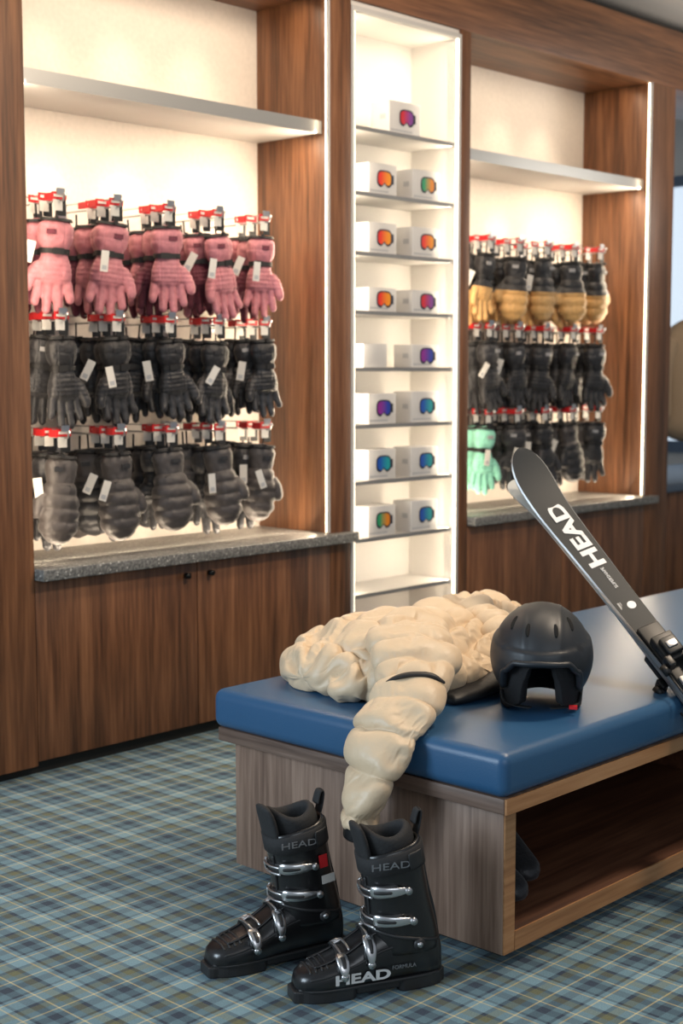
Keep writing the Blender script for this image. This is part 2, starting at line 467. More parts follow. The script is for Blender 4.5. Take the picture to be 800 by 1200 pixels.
def tag(parent, x, y, z, w, h, rot, mat=None, two=None, yaw=-.35):
    P = [(*bx(-w/2,w/2,-.0012,.0012,-h,0),0)]
    if two: P.append((*bx(-w*.35,w*.35,-.0022,-.0013,-h*.38,-h*.08),1))
    else: P.append((*bx(-w*.3,w*.3,-.0022,-.0013,-h*.9,-h*.7),1))
    V,F,M = merge(P)
    o = mesh_obj('price_tag', V, F, [mat or M_tag, two or M_cardp], parent, fm=M)
    o.location = (x,y,z); o.rotation_euler = (0, rot, yaw)
def peg(parent, x, z, yb=BK, yf=3.845):
    P = [cyl((x,yb-.001,z),(x,yf,z),.0035), cyl((x,yf,z),(x,yf-.008,z+.018),.0035), cyl((x,yf-.009,z+.014),(x,yf-.006,z+.022),.006), bx(x-.02,x+.02,yb-.006,yb-.001,z-.02,z+.03),
         cyl((x,yb-.001,z+.026),(x,yf+.02,z+.026),.0025), bx(x-.016,x+.016,yf+.012,yf+.015,z+.020,z+.040)]
    V,F,M = merge(P); mesh_obj('peg', V, F, M_steel, parent)
def row(name, xs, z, meshes, scale=1.0, tags=.6, seed=0, spacing=.068):
    root = empty(name)
    r = random.Random(seed)
    for ci, x in enumerate(xs):
        peg(root, x, z)
        ms = meshes[ci] if isinstance(meshes[0], (list,tuple)) else meshes
        for k in range(4):
            y = 3.885 + k*spacing
            me = ms[0] if k == 0 else ms[(k) % len(ms)]
            o = bpy.data.objects.new('glove', me); link(o, root)
            fl = -1 if (k+ci) % 2 else 1
            if r.random() < .25: fl = -fl
            s = scale*(1+r.uniform(-.06,.03))
            o.scale = (fl*s*r.uniform(.86,.99), s*r.uniform(.9,1.05), s)
            o.location = (x + (r.uniform(-.010,.010) if k == 0 else r.uniform(-.030,.030)), y, z-.047*s + r.uniform(-.008,.005))
            o.rotation_euler = (r.uniform(-.06,.06), r.uniform(-.12,.12), r.uniform(-.65,.10))
        cardset(root, x, 3.868, z, ci+seed)
        cardset(root, x-.005, 3.868+spacing, z+.002, ci+seed+9)
        cardset(root, x+.004, 3.868+2*spacing, z+.001, ci+seed+19)
        if r.random() < tags:
            q = r.random()
            if q < .22: tag(root, x-.02, 3.836, z-.16, .042, .09, r.uniform(-.4,.2), M_tagg, M_red)
            else: tag(root, x+r.uniform(-.075,-.035), 3.840, z-.15, .026, .070, r.uniform(-.4,.6))
        if r.random() < .6: tag(root, x-.085, 3.90, z-.13, .028, .07, r.uniform(-.2,.5), None, None, -.6)
    return root
XL = [2.775,3.005,3.235,3.462,3.69]
XR = [5.06,5.275,5.49,5.71,5.93]
row('pink_ski_gloves', XL, 1.845, [G_pink,G_mar,G_pink,G_mar], 1.02, .8, seed=1)
row('black_ski_gloves', XL, 1.462, [G_blk,G_blk2,G_blk,G_blk2], 1.0, .8, seed=2)
row('gray_ski_mittens', XL, 1.08, [G_gry,G_blk2,G_gryd,G_gry], 1.06, .6, seed=3)
row('tan_leather_ski_gloves', XR, 1.865, [[G_tan,G_tan],[G_tanm,G_tan],[G_tanm,G_tan],[G_tanm,G_tan],[G_tanm,G_tanm]], 1.05, seed=4, tags=.5)
row('black_ski_gloves', XR, 1.48, [G_blk2,G_blk,G_blk2,G_blk], 1.06, seed=5, tags=.5)
row('black_ski_mittens', XR, 1.10, [[G_mint,G_mint],[G_blk2,G_blk],[G_blk,G_blk2],[G_gryd,G_blk2],[G_blk2,G_gryd]], 1.0, seed=6, tags=.4)

# ------------------------------------------------------------------ bench
bench = empty('upholstered_bench')
bx0, bx1, by0, by1 = 2.37, 5.35, 1.76, 2.69
M_leather = plain('blue_leather', (.026,.092,.195), .34, bump=.12, bscale=350)
box('cushion', bx0, bx1, by0, by1, .392, .492, M_leather, bench, .026, 6)
box('platform', bx0+.012, bx1-.012, by0+.010, by1-.012, .357, .3915, B_HY, bench, .002)
box('end_panel_left', bx0+.045, bx0+.085, by0+.035, by1-.04, .03, .357, B_V, bench, .0015)
box('end_panel_right', bx1-.085, bx1-.045, by0+.035, by1-.04, .03, .357, B_V, bench, .0015)
box('end_panel_edge', bx0+.046, bx0+.084, by0+.031, by0+.0345, .031, .356, B_HX, bench)
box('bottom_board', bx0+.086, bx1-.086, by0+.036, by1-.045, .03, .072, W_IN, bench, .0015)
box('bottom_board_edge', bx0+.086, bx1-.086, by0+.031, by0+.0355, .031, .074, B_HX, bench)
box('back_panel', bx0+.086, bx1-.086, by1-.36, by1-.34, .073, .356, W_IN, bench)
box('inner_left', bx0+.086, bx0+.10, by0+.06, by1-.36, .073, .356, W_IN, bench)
box('front_edge_rail', bx0+.014, bx1-.03, by0+.004, by0+.0095, .357, .3915, B_HX, bench)
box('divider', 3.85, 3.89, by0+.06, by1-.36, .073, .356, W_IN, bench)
box('bench_plinth', bx0+.10, bx1-.10, by0+.08, by1-.09, 0.0, .03, M_dark, bench)
sh = empty('stored_shoes')
for k,(px,py,rz) in enumerate([(2.62,2.00,.3),(2.76,2.05,.15)]):
    secs = [(-.13,.030,.030,.045),(-.09,.042,.050,.055),(-.03,.042,.048,.052),(.05,.045,.036,.036),(.11,.042,.026,.027),(.15,.02,.014,.02)]
    v,f = sweep([(x,0,z) for x,_,_,z in secs], [(a,b) for _,a,b,_ in secs], 22, 18, (0,0,1), e=2.6)
    v2,f2 = sweep([(-.085,0,.07),(-.09,0,.13),(-.092,0,.17)], [(.045,.05),(.042,.048),(.044,.05)], 10, 18, (1,0,0))
    V,F,_ = merge([(v,f),(v2,f2)])
    o = mesh_obj('shoe', V, F, F_blk, sh, True)
    o.location = (px,py,.082); o.rotation_euler = (0,0,rz+math.pi/2*2.6)

# ------------------------------------------------------------------ jacket
jk = empty('puffer_jacket')
M_jac = plain('beige_ripstop', (.66,.505,.335), .46, bump=.55, bscale=26, sheen=.1, dist=.007)
M_jblk = plain('black_lining', (.012,.012,.013), .5, bump=.4, bscale=60)
def clamp_np(P):
    x = P[...,0]; z = P[...,2]
    m1 = (x > bx0-.012) & (z < .4935)
    side = m1 & ((.4935-z) >= (x-(bx0-.012))) & (x <= 2.5)
    top = m1 & ~side
    P[...,2] = np.where(top, .4935, z)
    P[...,0] = np.where(side, bx0-.012, x)
    return P
def puff(verts, m, n, seams, exl, exc, press, steps, seed, inset):
    """position-based cloth: fabric with spare length stitched along the seam rings, lightly filled"""
    rng = np.random.RandomState(seed)
    B = np.array([tuple(v) for v in verts], dtype=np.float64).reshape(m+1, n, 3)
    def nrm(P):
        di = np.empty_like(P); di[1:-1] = P[2:]-P[:-2]; di[0] = P[1]-P[0]; di[-1] = P[-1]-P[-2]
        dj = np.roll(P,-1,1)-np.roll(P,1,1)
        N = np.cross(dj, di)
        return N/(np.linalg.norm(N,axis=2,keepdims=True)+1e-9)
    def sm2(R, a, b):
        for _ in range(a): R = (R+np.roll(R,1,1)+np.roll(R,-1,1))/3
        for _ in range(b):
            Rp = np.pad(R, ((1,1),(0,0)), mode='edge'); R = (Rp[2:]+Rp[:-2]+R)/3
        return R/(R.std()+1e-9)
    N = nrm(B)
    cen = B.mean(axis=1, keepdims=True)
    sgn = 1.0 if np.mean(np.sum(N*(B-cen),axis=2)) > 0 else -1.0
    seam = np.zeros(m+1, bool)
    for s in seams: seam[s] = True
    prof = np.zeros(m+1)
    dl = np.linalg.norm(B[1:]-B[:-1],axis=2).mean()
    for s in seams:
        d = np.abs(np.arange(m+1)-s)*dl
        prof = np.maximum(prof, np.exp(-(d/.009)))
    B = B - N*sgn*(prof*inset)[:,None,None]
    P = B.copy()
    seam[0] = seam[-1] = True
    ex_row = np.where(seam, 1.02, exc)
    li = np.linalg.norm(B[1:]-B[:-1], axis=2)*exl
    lj = np.linalg.norm(np.roll(B,-1,1)-B, axis=2)*ex_row[:,None]
    da = np.linalg.norm(np.roll(B,-1,1)[1:]-B[:-1], axis=2)*math.sqrt((exl**2+exc**2)/2)
    db = np.linalg.norm(B[1:]-np.roll(B,-1,1)[:-1], axis=2)*math.sqrt((exl**2+exc**2)/2)
    # pleats fan out from the stitching; a softer diagonal crumple crosses each baffle
    R = sm2(rng.randn(m+1,n), 2, 10)
    R2 = sm2(rng.randn(m+1,n), 10, 4)
    lf = sm2(rng.randn(m+1,n), 60, 60)
    P = P + N*sgn*(R*.0026 + R2*.0022)[...,None]*(~seam)[:,None,None]
    F = press*(.8 + .8*lf)[...,None]
    Q = P.copy()
    free = (~seam)[:,None,None].astype(float)
    def con(A, Bv, L, k):
        d = Bv-A; l = np.linalg.norm(d,axis=2)+1e-9
        return d*(((l-L)/l)*.5*k)[...,None]
    for st in range(steps):
        vel = np.clip((P-Q)*.80, -.002, .002); Q = P.copy()
        P = P + (vel + sgn*nrm(P)*F)*free
        for it in range(12):
            D = np.zeros_like(P)
            c = con(P[:-1],P[1:],li,1.0); D[:-1] += c; D[1:] -= c
            Rp = np.roll(P,-1,1)
            c = con(P,Rp,lj,1.0); D += c; D -= np.roll(c,1,1)
            c = con(P[:-1],Rp[1:],da,.3); D[:-1] += c; D[1:] -= np.roll(c,1,1)
            c = con(Rp[:-1],P[1:],db,.3); D[:-1] += np.roll(c,1,1); D[1:] -= c
            P = P + D*.42
            P = np.where(seam[:,None,None], B + (P-B)*.65, P)
            P[0] = B[0]; P[-1] = B[-1]
        lap = np.zeros_like(P)
        lap[1:-1] = (P[2:]+P[:-2]+np.roll(P,1,1)[1:-1]+np.roll(P,-1,1)[1:-1])/4 - P[1:-1]
        P = P + lap*.015*free
    lap = np.zeros_like(P)
    lap[1:-1] = (P[2:]+P[:-2]+np.roll(P,1,1)[1:-1]+np.roll(P,-1,1)[1:-1])/4 - P[1:-1]
    P = P + lap*.45*free
    P = clamp_np(P)
    return [Vector(q) for q in P.reshape(-1,3)]
def jpart(name, pts, rad, p=.10, m=130, n=110, seed=1, e=2.1, amp=.010, sc=5, mats=M_jac, re=(True,True), exl=1.045, exc=1.095, quilt=True, fold=.006, ph=.0, press=.00006, steps=45, inset=.006):
    L = []
    v,f = sweep(pts, rad, m, n, (0,0,1), None, e, re, lens=L)
    out = []
    for q in v:
        s_ = q*sc + Vector((seed*3.1, seed*1.7, 0))
        w = q + noise.noise_vector(s_)*amp
        if quilt:
            qq = Vector((q.x*4+q.y*3, q.y*9-q.x*4, q.z*6)) + Vector((seed*4.0,0,seed))
            r1 = noise.noise(qq)
            w.z -= fold*math.exp(-(r1/.12)**2)
        out.append(w)
    if quilt:
        seams = []; t = p-ph
        for i in range(1, m):
            if L[i-1] < t <= L[i]: seams.append(i); t += p
        out = puff(out, m, n, seams, exl, exc, press, steps, seed, inset)
    else:
        out = [Vector(q) for q in clamp_np(np.array([tuple(q) for q in out]))]
    o = mesh_obj(name, out, f, mats, jk, True)
    if quilt:
        ss = o.modifiers.new('sub','SUBSURF'); ss.levels = 1; ss.render_levels = 1
    return o
jpart('torso', [(2.510,2.50,.538),(2.57,2.49,.552),(2.67,2.47,.570),(2.80,2.44,.577),(2.95,2.40,.570),(3.08,2.37,.550)],
      [(.125,.044),(.162,.062),(.192,.079),(.195,.084),(.175,.078),(.12,.056)], p=.115, m=180, n=190, seed=1, amp=.028, sc=4, fold=.020, ph=.03, inset=.008)
jpart('torso_front_panel', [(2.480,2.38,.528),(2.57,2.31,.538),(2.72,2.25,.543),(2.90,2.215,.540)],
      [(.065,.034),(.10,.050),(.105,.054),(.075,.040)], p=.115, m=130, n=130, seed=2, amp=.024, fold=.016, ph=.04, inset=.007)
jpart('sleeve_upper', [(2.90,2.44,.610),(2.78,2.37,.630),(2.66,2.27,.630),(2.55,2.16,.590),(2.475,2.105,.553)],
      [(.07,.034),(.090,.042),(.094,.044),(.090,.042),(.074,.033)], p=.100, m=130, n=120, seed=3, amp=.020, fold=.014, ph=.03)
jpart('sleeve_lower', [(2.540,2.150,.565),(2.445,2.090,.553),(2.352,2.070,.498),(2.303,2.076,.405),(2.284,2.094,.295)],
      [(.070,.030),(.085,.037),(.086,.040),(.084,.042),(.077,.040)], p=.086, m=150, n=120, seed=13, amp=.009, re=(True,False), fold=.006, ph=.02, inset=.007)
jpart('sleeve_cuff', [(2.284,2.095,.300),(2.280,2.101,.266)], [(.068,.035),(.061,.031)], m=6, n=40, seed=4, amp=.001, mats=M_jblk, quilt=False, re=(False,False))
jpart('collar', [(3.12,2.50,.56),(3.10,2.40,.59),(3.04,2.28,.578),(2.97,2.20,.54)], [(.055,.045),(.070,.058),(.066,.054),(.045,.034)], p=.055, m=100, n=100, seed=5, amp=.014, fold=.010)
jpart('hood', [(3.02,2.52,.58),(3.13,2.50,.612),(3.22,2.44,.59),(3.26,2.36,.55)], [(.065,.042),(.085,.044),(.085,.046),(.05,.035)], p=.10, m=100, n=100, seed=15, amp=.026, fold=.020)
jpart('sleeve_far', [(3.08,2.57,.585),(3.20,2.60,.600),(3.33,2.59,.604),(3.44,2.53,.572),(3.50,2.45,.54)], [(.06,.036),(.080,.038),(.084,.036),(.072,.032),(.05,.025)], p=.09, m=110, n=100, seed=6, amp=.024, fold=.020)
jpart('inner_lining', [(2.64,2.150,.508),(2.74,2.130,.512),(2.85,2.14,.518),(2.95,2.17,.515)], [(.03,.014),(.045,.020),(.045,.022),(.035,.016)], m=60, n=40, seed=7, amp=.012, mats=M_jblk, quilt=False)
jpart('sleeve_pocket_zip', [(2.410,2.138,.583),(2.434,2.108,.599),(2.460,2.082,.604),(2.486,2.056,.600),(2.508,2.036,.582)], [(.008,.003),(.012,.006),(.012,.006),(.011,.006),(.008,.003)], m=30, n=14, seed=8, amp=.001, mats=M_jblk, quilt=False)

# ------------------------------------------------------------------ helmet
hel = empty('ski_helmet')
M_hel = plain('matte_black_shell', (.017,.020,.024), .45)
M_hpad = plain('helmet_lining', (.007,.007,.008), .85, bump=.4, bscale=120)
M_vent = plain('vent_dark', (.001,.001,.001), .9)
def helm(aa, th):
    x = math.sin(th)*math.cos(aa)*.134; y = math.sin(th)*math.sin(aa)*.112; z = math.cos(th)*.122
    if th > math.pi/2: x *= 1-.10*(th-math.pi/2); y *= 1-.03*(th-math.pi/2)
    return Vector((x,y,z))
def interp(pts, a):
    for (a0,t0),(a1,t1) in zip(pts, pts[1:]):
        if a <= a1:
            u = (a-a0)/(a1-a0); u = u*u*(3-2*u); return t0+(t1-t0)*u
    return pts[-1][1]
def edge_th(aa):
    a = abs((aa+math.pi) % (2*math.pi) - math.pi)
    return interp([(0,1.50),(.5,1.52),(.76,1.70),(.98,2.10),(1.4,2.25),(1.9,2.25),(2.5,2.3),(3.1416,2.32)], a)
def edge2(aa):
    a = abs((aa+math.pi) % (2*math.pi) - math.pi)
    return interp([(0,1.58),(.26,1.60),(.42,1.95),(.56,2.60),(.95,2.78),(1.35,2.80),(1.8,2.76),(2.4,2.74),(3.1416,2.72)], a)
na, nt_ = 120, 44
V = []; F = []
for i in range(nt_+1):
    for j in range(na):
        aa = 2*math.pi*j/na
        th = edge_th(aa)*(i/nt_) if i else 0.001
        p = helm(aa, th)
        r_ = .0020*math.exp(-((abs(p.y)-.040)/.006)**2)*min(1,max(0,p.z/.05))
        lim = 1.16 + .10*math.cos(aa)
        r_ += .0050*min(1,max(0,(th-lim)/.05))
        V.append(p*(1+r_/.12))
for i in range(nt_):
    for j in range(na):
        j2 = (j+1)%na
        F.append((i*na+j, i*na+j2, (i+1)*na+j2, (i+1)*na+j))
o = mesh_obj('shell', V, F, M_hel, hel, True)
s = o.modifiers.new('s','SOLIDIFY'); s.thickness = .012; s.offset = -1
V = []; F = []
for i in range(nt_+1):
    for j in range(na):
        aa = 2*math.pi*j/na
        th = .5+(edge2(aa)-.5)*(i/nt_)
        t2 = min(th, 1.75)
        p = helm(aa, t2)*.905
        if th > 1.75:
            k = th-1.75
            p = p + Vector((0,0,-k*.088)); p.y *= 1-.07*k; p.x *= 1-.06*k
        V.append(p)
for i in range(nt_):
    for j in range(na):
        j2 = (j+1)%na
        F.append((i*na+j, i*na+j2, (i+1)*na+j2, (i+1)*na+j))
o = mesh_obj('lining', V, F, M_hpad, hel, True)
s = o.modifiers.new('s','SOLIDIFY'); s.thickness = .026; s.offset = -1
pts = [helm(a/20*.96, edge_th(a/20*.96)-.03)*1.045 for a in range(-20,21)]
v,f = sweep(pts, [(.008,.007)]*len(pts), 60, 12, (0,0,1)); mesh_obj('brow_brim', v, f, M_hel, hel, True)
for (a0,th0,a1,th1) in [(.40,.72,.34,1.0),(-.40,.72,-.34,1.0),(1.0,.62,.85,.92),(-1.0,.62,-.85,.92),(2.2,.6,2.4,.95),(-2.2,.6,-2.4,.95)]:
    pts = [helm(a0+(a1-a0)*t/4, th0+(th1-th0)*t/4)*1.004 for t in range(5)]
    v,f = sweep(pts, [(.002,.0020),(.0045,.0022),(.005,.0022),(.0045,.0022),(.002,.002)], 16, 12, (0,0,1)); mesh_obj('vent', v, f, M_vent, hel, True)
for sgn in (-1,1):
    pts = [(.055,sgn*.088,-.07),(.06,sgn*.08,-.095),(.08,sgn*.055,-.100),(.095,sgn*.02,-.100)]
    v,f = sweep(pts, [(.008,.002)]*4, 20, 10, (0,0,1)); mesh_obj('chin_strap', v, f, F_strap, hel, True)
v,f = bx(.088,.100,.062,.080,-.100,-.093); mesh_obj('strap_tab', v, f, M_red, hel)
Fd = Vector((.7278,.6858,0)); Rd = Vector((.6858,-.7278,0))
face = (-Fd*math.cos(.14) - Rd*math.sin(.14))
hel.location = (2.795, 1.970, .492+.125)
hel.scale = (1.06,1.06,1.04)
hel.rotation_euler = (0, 0.05, math.atan2(face.y, face.x))

# ------------------------------------------------------------------ skis
ski_root = empty('pair_of_skis')
M_top = plain('ski_topsheet', (.012,.016,.019), .5, spec=.3)
M_side = plain('ski_sidewall', (.50,.51,.51), .3, .6)
M_base = plain('ski_base', (.42,.44,.43), .4)
M_grey = plain('ski_grey_print', (.20,.21,.22), .35)
M_txt = plain('white_print', (.70,.70,.69), .4)
E = Vector((3.125,1.775,.535)); T = Vector((3.250,2.385,1.035))
dr = (T-E).normalized()
view = ((E+T)/2 - Vector((0,0,1.3))).normalized()
Wd = dr.cross(view).normalized()
Nn = Wd.cross(dr).normalized()
if Nn.dot(view) > 0: Nn = -Nn
up_r = -Wd if (-Wd).dot(Rd) > 0 else Wd
Nt = (Nn*math.cos(.52) + up_r*math.sin(.52)).normalized()
Yd = Nt.cross(dr).normalized()
L = 1.66
tailp = T - dr*L
Mx = Matrix((( dr.x,Yd.x,Nt.x,tailp.x),(dr.y,Yd.y,Nt.y,tailp.y),(dr.z,Yd.z,Nt.z,tailp.z),(0,0,0,1)))
def ski(flip):
    n = 90
    def wid(t):
        w = .036 + .016*abs((t-.45)/.45)**2.0 if t > .45 else .036 + .012*((.45-t)/.45)**2.2
        if t > .93:
            u = (t-.93)/.07; w *= math.sqrt(max(0.004, 1-u**2.3))
        if t < .02: w *= .55+.45*math.sqrt(t/.02)
        return w
    V = []; F = []; Mi = []
    for i in range(n+1):
        t = i/n
        if i > n-12: t = (n-12)/n + (12/n)*math.sin((i-(n-12))/12*math.pi/2)
        x = t*L; w = wid(t)
        th = .005 + .010*math.exp(-((t-.45)/.25)**2)
        rise = .002 + (.060*((t-.86)/.14)**2 if t > .86 else 0) + (.012*((.05-t)/.05)**2 if t < .05 else 0)
        zb = rise; zt = rise+th+.002
        prof = [(-w,zb),(-w,zb+(zt-zb)*.6),(-w*.93,zt),(0,zt+.001),(w*.93,zt),(w,zb+(zt-zb)*.6),(w,zb)]
        for y,z in prof: V.append(Vector((x,y,z*flip)))
    k = 7
    for i in range(n):
        for j in range(k):
            j2 = (j+1)%k
            F.append((i*k+j,i*k+j2,(i+1)*k+j2,(i+1)*k+j))
            Mi.append(0 if j in (2,3) else (1 if j in (0,5,1,4) else 2))
    F.append(tuple(range(k))); Mi.append(1); F.append(tuple(n*k+j for j in range(k))); Mi.append(1)
    o = mesh_obj('ski', V, F, [M_top,M_side,M_base], ski_root, True)
    for p, mi in zip(o.data.polygons, Mi): p.material_index = mi
    o.matrix_local = Mx
    es = o.modifiers.new('e','EDGE_SPLIT'); es.split_angle = .6
    z0 = .018*flip
    def bb(x0,x1,y0,y1,za,zb,mat,nm):
        a_, b_ = sorted((za*flip, zb*flip))
        q = box(nm, x0,x1,y0,y1,a_,b_,mat,ski_root,.004,3); q.matrix_local = Mx
    xc = L*.485
    bb(xc-.20,xc+.22,-.032,.032,.016,.026,M_blkp,'binding_plate')
    bb(xc+.09,xc+.17,-.030,.030,.026,.050,M_blkp,'toe_piece')
    bb(xc+.10,xc+.15,-.022,.022,.050,.064,M_blkp,'toe_cover')
    bb(xc+.115,xc+.135,-.014,.014,.064,.068,M_steel,'toe_screw_cap')
    bb(xc+.07,xc+.10,-.042,-.022,.035,.065,M_blkp,'toe_wing'); bb(xc+.07,xc+.10,.022,.042,.035,.065,M_blkp,'toe_wing')
    bb(xc-.03,xc+.05,-.028,.028,.026,.034,M_steel,'brake_pad')
    bb(xc-.20,xc-.11,-.028,.028,.026,.075,M_blkp,'heel_piece')
    bb(xc-.19,xc-.10,-.020,.020,.075,.095,M_steel,'heel_lever')
    for sy in (-1,1):
        P = [cyl((xc-.05,sy*.042,z0*1.6),(xc+.06,sy*.050,z0*2.6),.003), cyl((xc+.06,sy*.050,z0*2.6),(xc+.085,sy*.052,z0*2.6),.010),
             cyl((xc-.05,sy*.042,z0*1.6),(xc-.05,sy*.02,z0*1.6),.003)]
        Vv,Ff,_ = merge(P); q = mesh_obj('brake_arm', Vv, Ff, M_blkp, ski_root, True); q.matrix_local = Mx
    return o
ski(1); ski(-1)
def text(s, size, mat, parent, mw, name='lettering', ext=.0004, off=.0):
    cu = bpy.data.curves.new(name, 'FONT'); cu.body = s; cu.size = size; cu.extrude = ext; cu.offset = off
    cu.align_x = 'CENTER'; cu.align_y = 'CENTER'
    cu.materials.append(mat)
    o = bpy.data.objects.new(name, cu); link(o, parent); o.matrix_local = mw
    return o
text('HEAD', .080, M_txt, ski_root, Mx @ Matrix.Translation((1.365,-.006,.0125)) @ Matrix.Diagonal((1.15,.78,1,1)), off=.003)
for (a,b2,y,w,mt) in ((.95,1.12,.024,.0025,M_grey),(.95,1.12,.018,.0012,M_grey)):
    v,f = bx(a,b2,y-w,y+w,.0126,.0142); q = mesh_obj('stripe', v, f, mt, ski_root); q.matrix_local = Mx
v,f = bx(1.512,1.524,-.006,.006,.0135,.0160); q = mesh_obj('tip_logo', v, f, M_grey, ski_root); q.matrix_local = Mx
v,f = cyl((1.10,-.006,.012),(1.10,-.006,.0155),.012,20); q = mesh_obj('round_logo', v, f, M_txt, ski_root); q.matrix_local = Mx
text('SUPERSHAPE', .013, M_txt, ski_root, Mx @ Matrix.Translation((1.20,-.004,.0148)))

# ------------------------------------------------------------------ ski boots
M_boot = plain('boot_plastic', (.011,.011,.012), .28, coat=.2, bump=.05, bscale=300)
M_boot2 = plain('boot_plastic_soft', (.020,.020,.021), .45)
M_liner = plain('boot_liner', (.016,.016,.017), .8, bump=.3, bscale=150)
M_chrome = plain('buckle_alloy', (.66,.66,.67), .28, 1.0)
XR_ = (1,0,0)
def ring(fn, n): return [fn(2*math.pi*j/n) for j in range(n)]
def loftr(rings, cap0=True, cap1=True):
    n = len(rings[0]); V = [p for r in rings for p in r]; F = []
    for i in range(len(rings)-1):
        for j in range(n):
            j2 = (j+1)%n; F.append((i*n+j,i*n+j2,(i+1)*n+j2,(i+1)*n+j))
    if cap0: F.append(tuple(range(n-1,-1,-1)))
    if cap1: F.append(tuple((len(rings)-1)*n+j for j in range(n)))
    return V, F
def se(c, k): return math.copysign(abs(c)**k, c)
CUFF = [(.085,.078,.074,.052),(.12,.080,.074,.053),(.16,.085,.069,.053),(.20,.092,.065,.053),(.24,.099,.063,.054),(.28,.106,.062,.055),(.315,.112,.062,.056)]
def cuff_at(z):
    for a,b2 in zip(CUFF, CUFF[1:]):
        if z <= b2[0]:
            u = max(0,(z-a[0])/(b2[0]-a[0])); return [a[k]+(b2[k]-a[k])*u for k in (1,2,3)]
    return CUFF[-1][1:]
def cuff_pt(z, an, off=0):
    cx,a,b2 = cuff_at(z)
    fz = 0.016*math.cos(an)*-1*min(1,max(0,(z-.2)/.1))
    return Vector((cx+(a+off)*se(math.cos(an),.85), (b2+off)*se(math.sin(an),.85), z+fz))
LOW = [(-.004,.022,.095),(.004,.034,.115),(.03,.044,.13),(.07,.048,.145),(.11,.050,.150),(.15,.051,.135),(.18,.052,.117),(.21,.054,.099),(.24,.055,.086),(.27,.052,.077),(.295,.045,.069),(.312,.033,.060),(.320,.017,.050)]
def low_at(x):
    for a,b2 in zip(LOW, LOW[1:]):
        if x <= b2[0]:
            u = max(0,(x-a[0])/(b2[0]-a[0])); return [a[k]+(b2[k]-a[k])*u for k in (1,2)]
    return LOW[-1][1:]
def low_pt(x, an, off=0):
    hw, zt_ = low_at(x); zb = .022
    zc = zb+(zt_-zb)*.42
    s_ = math.sin(an)
    h = (zt_-zc) if s_ > 0 else (zc-zb)
    return Vector((x, (hw+off)*se(math.cos(an),.8), zc+(h+off)*se(s_,.85 if s_>0 else .45)))
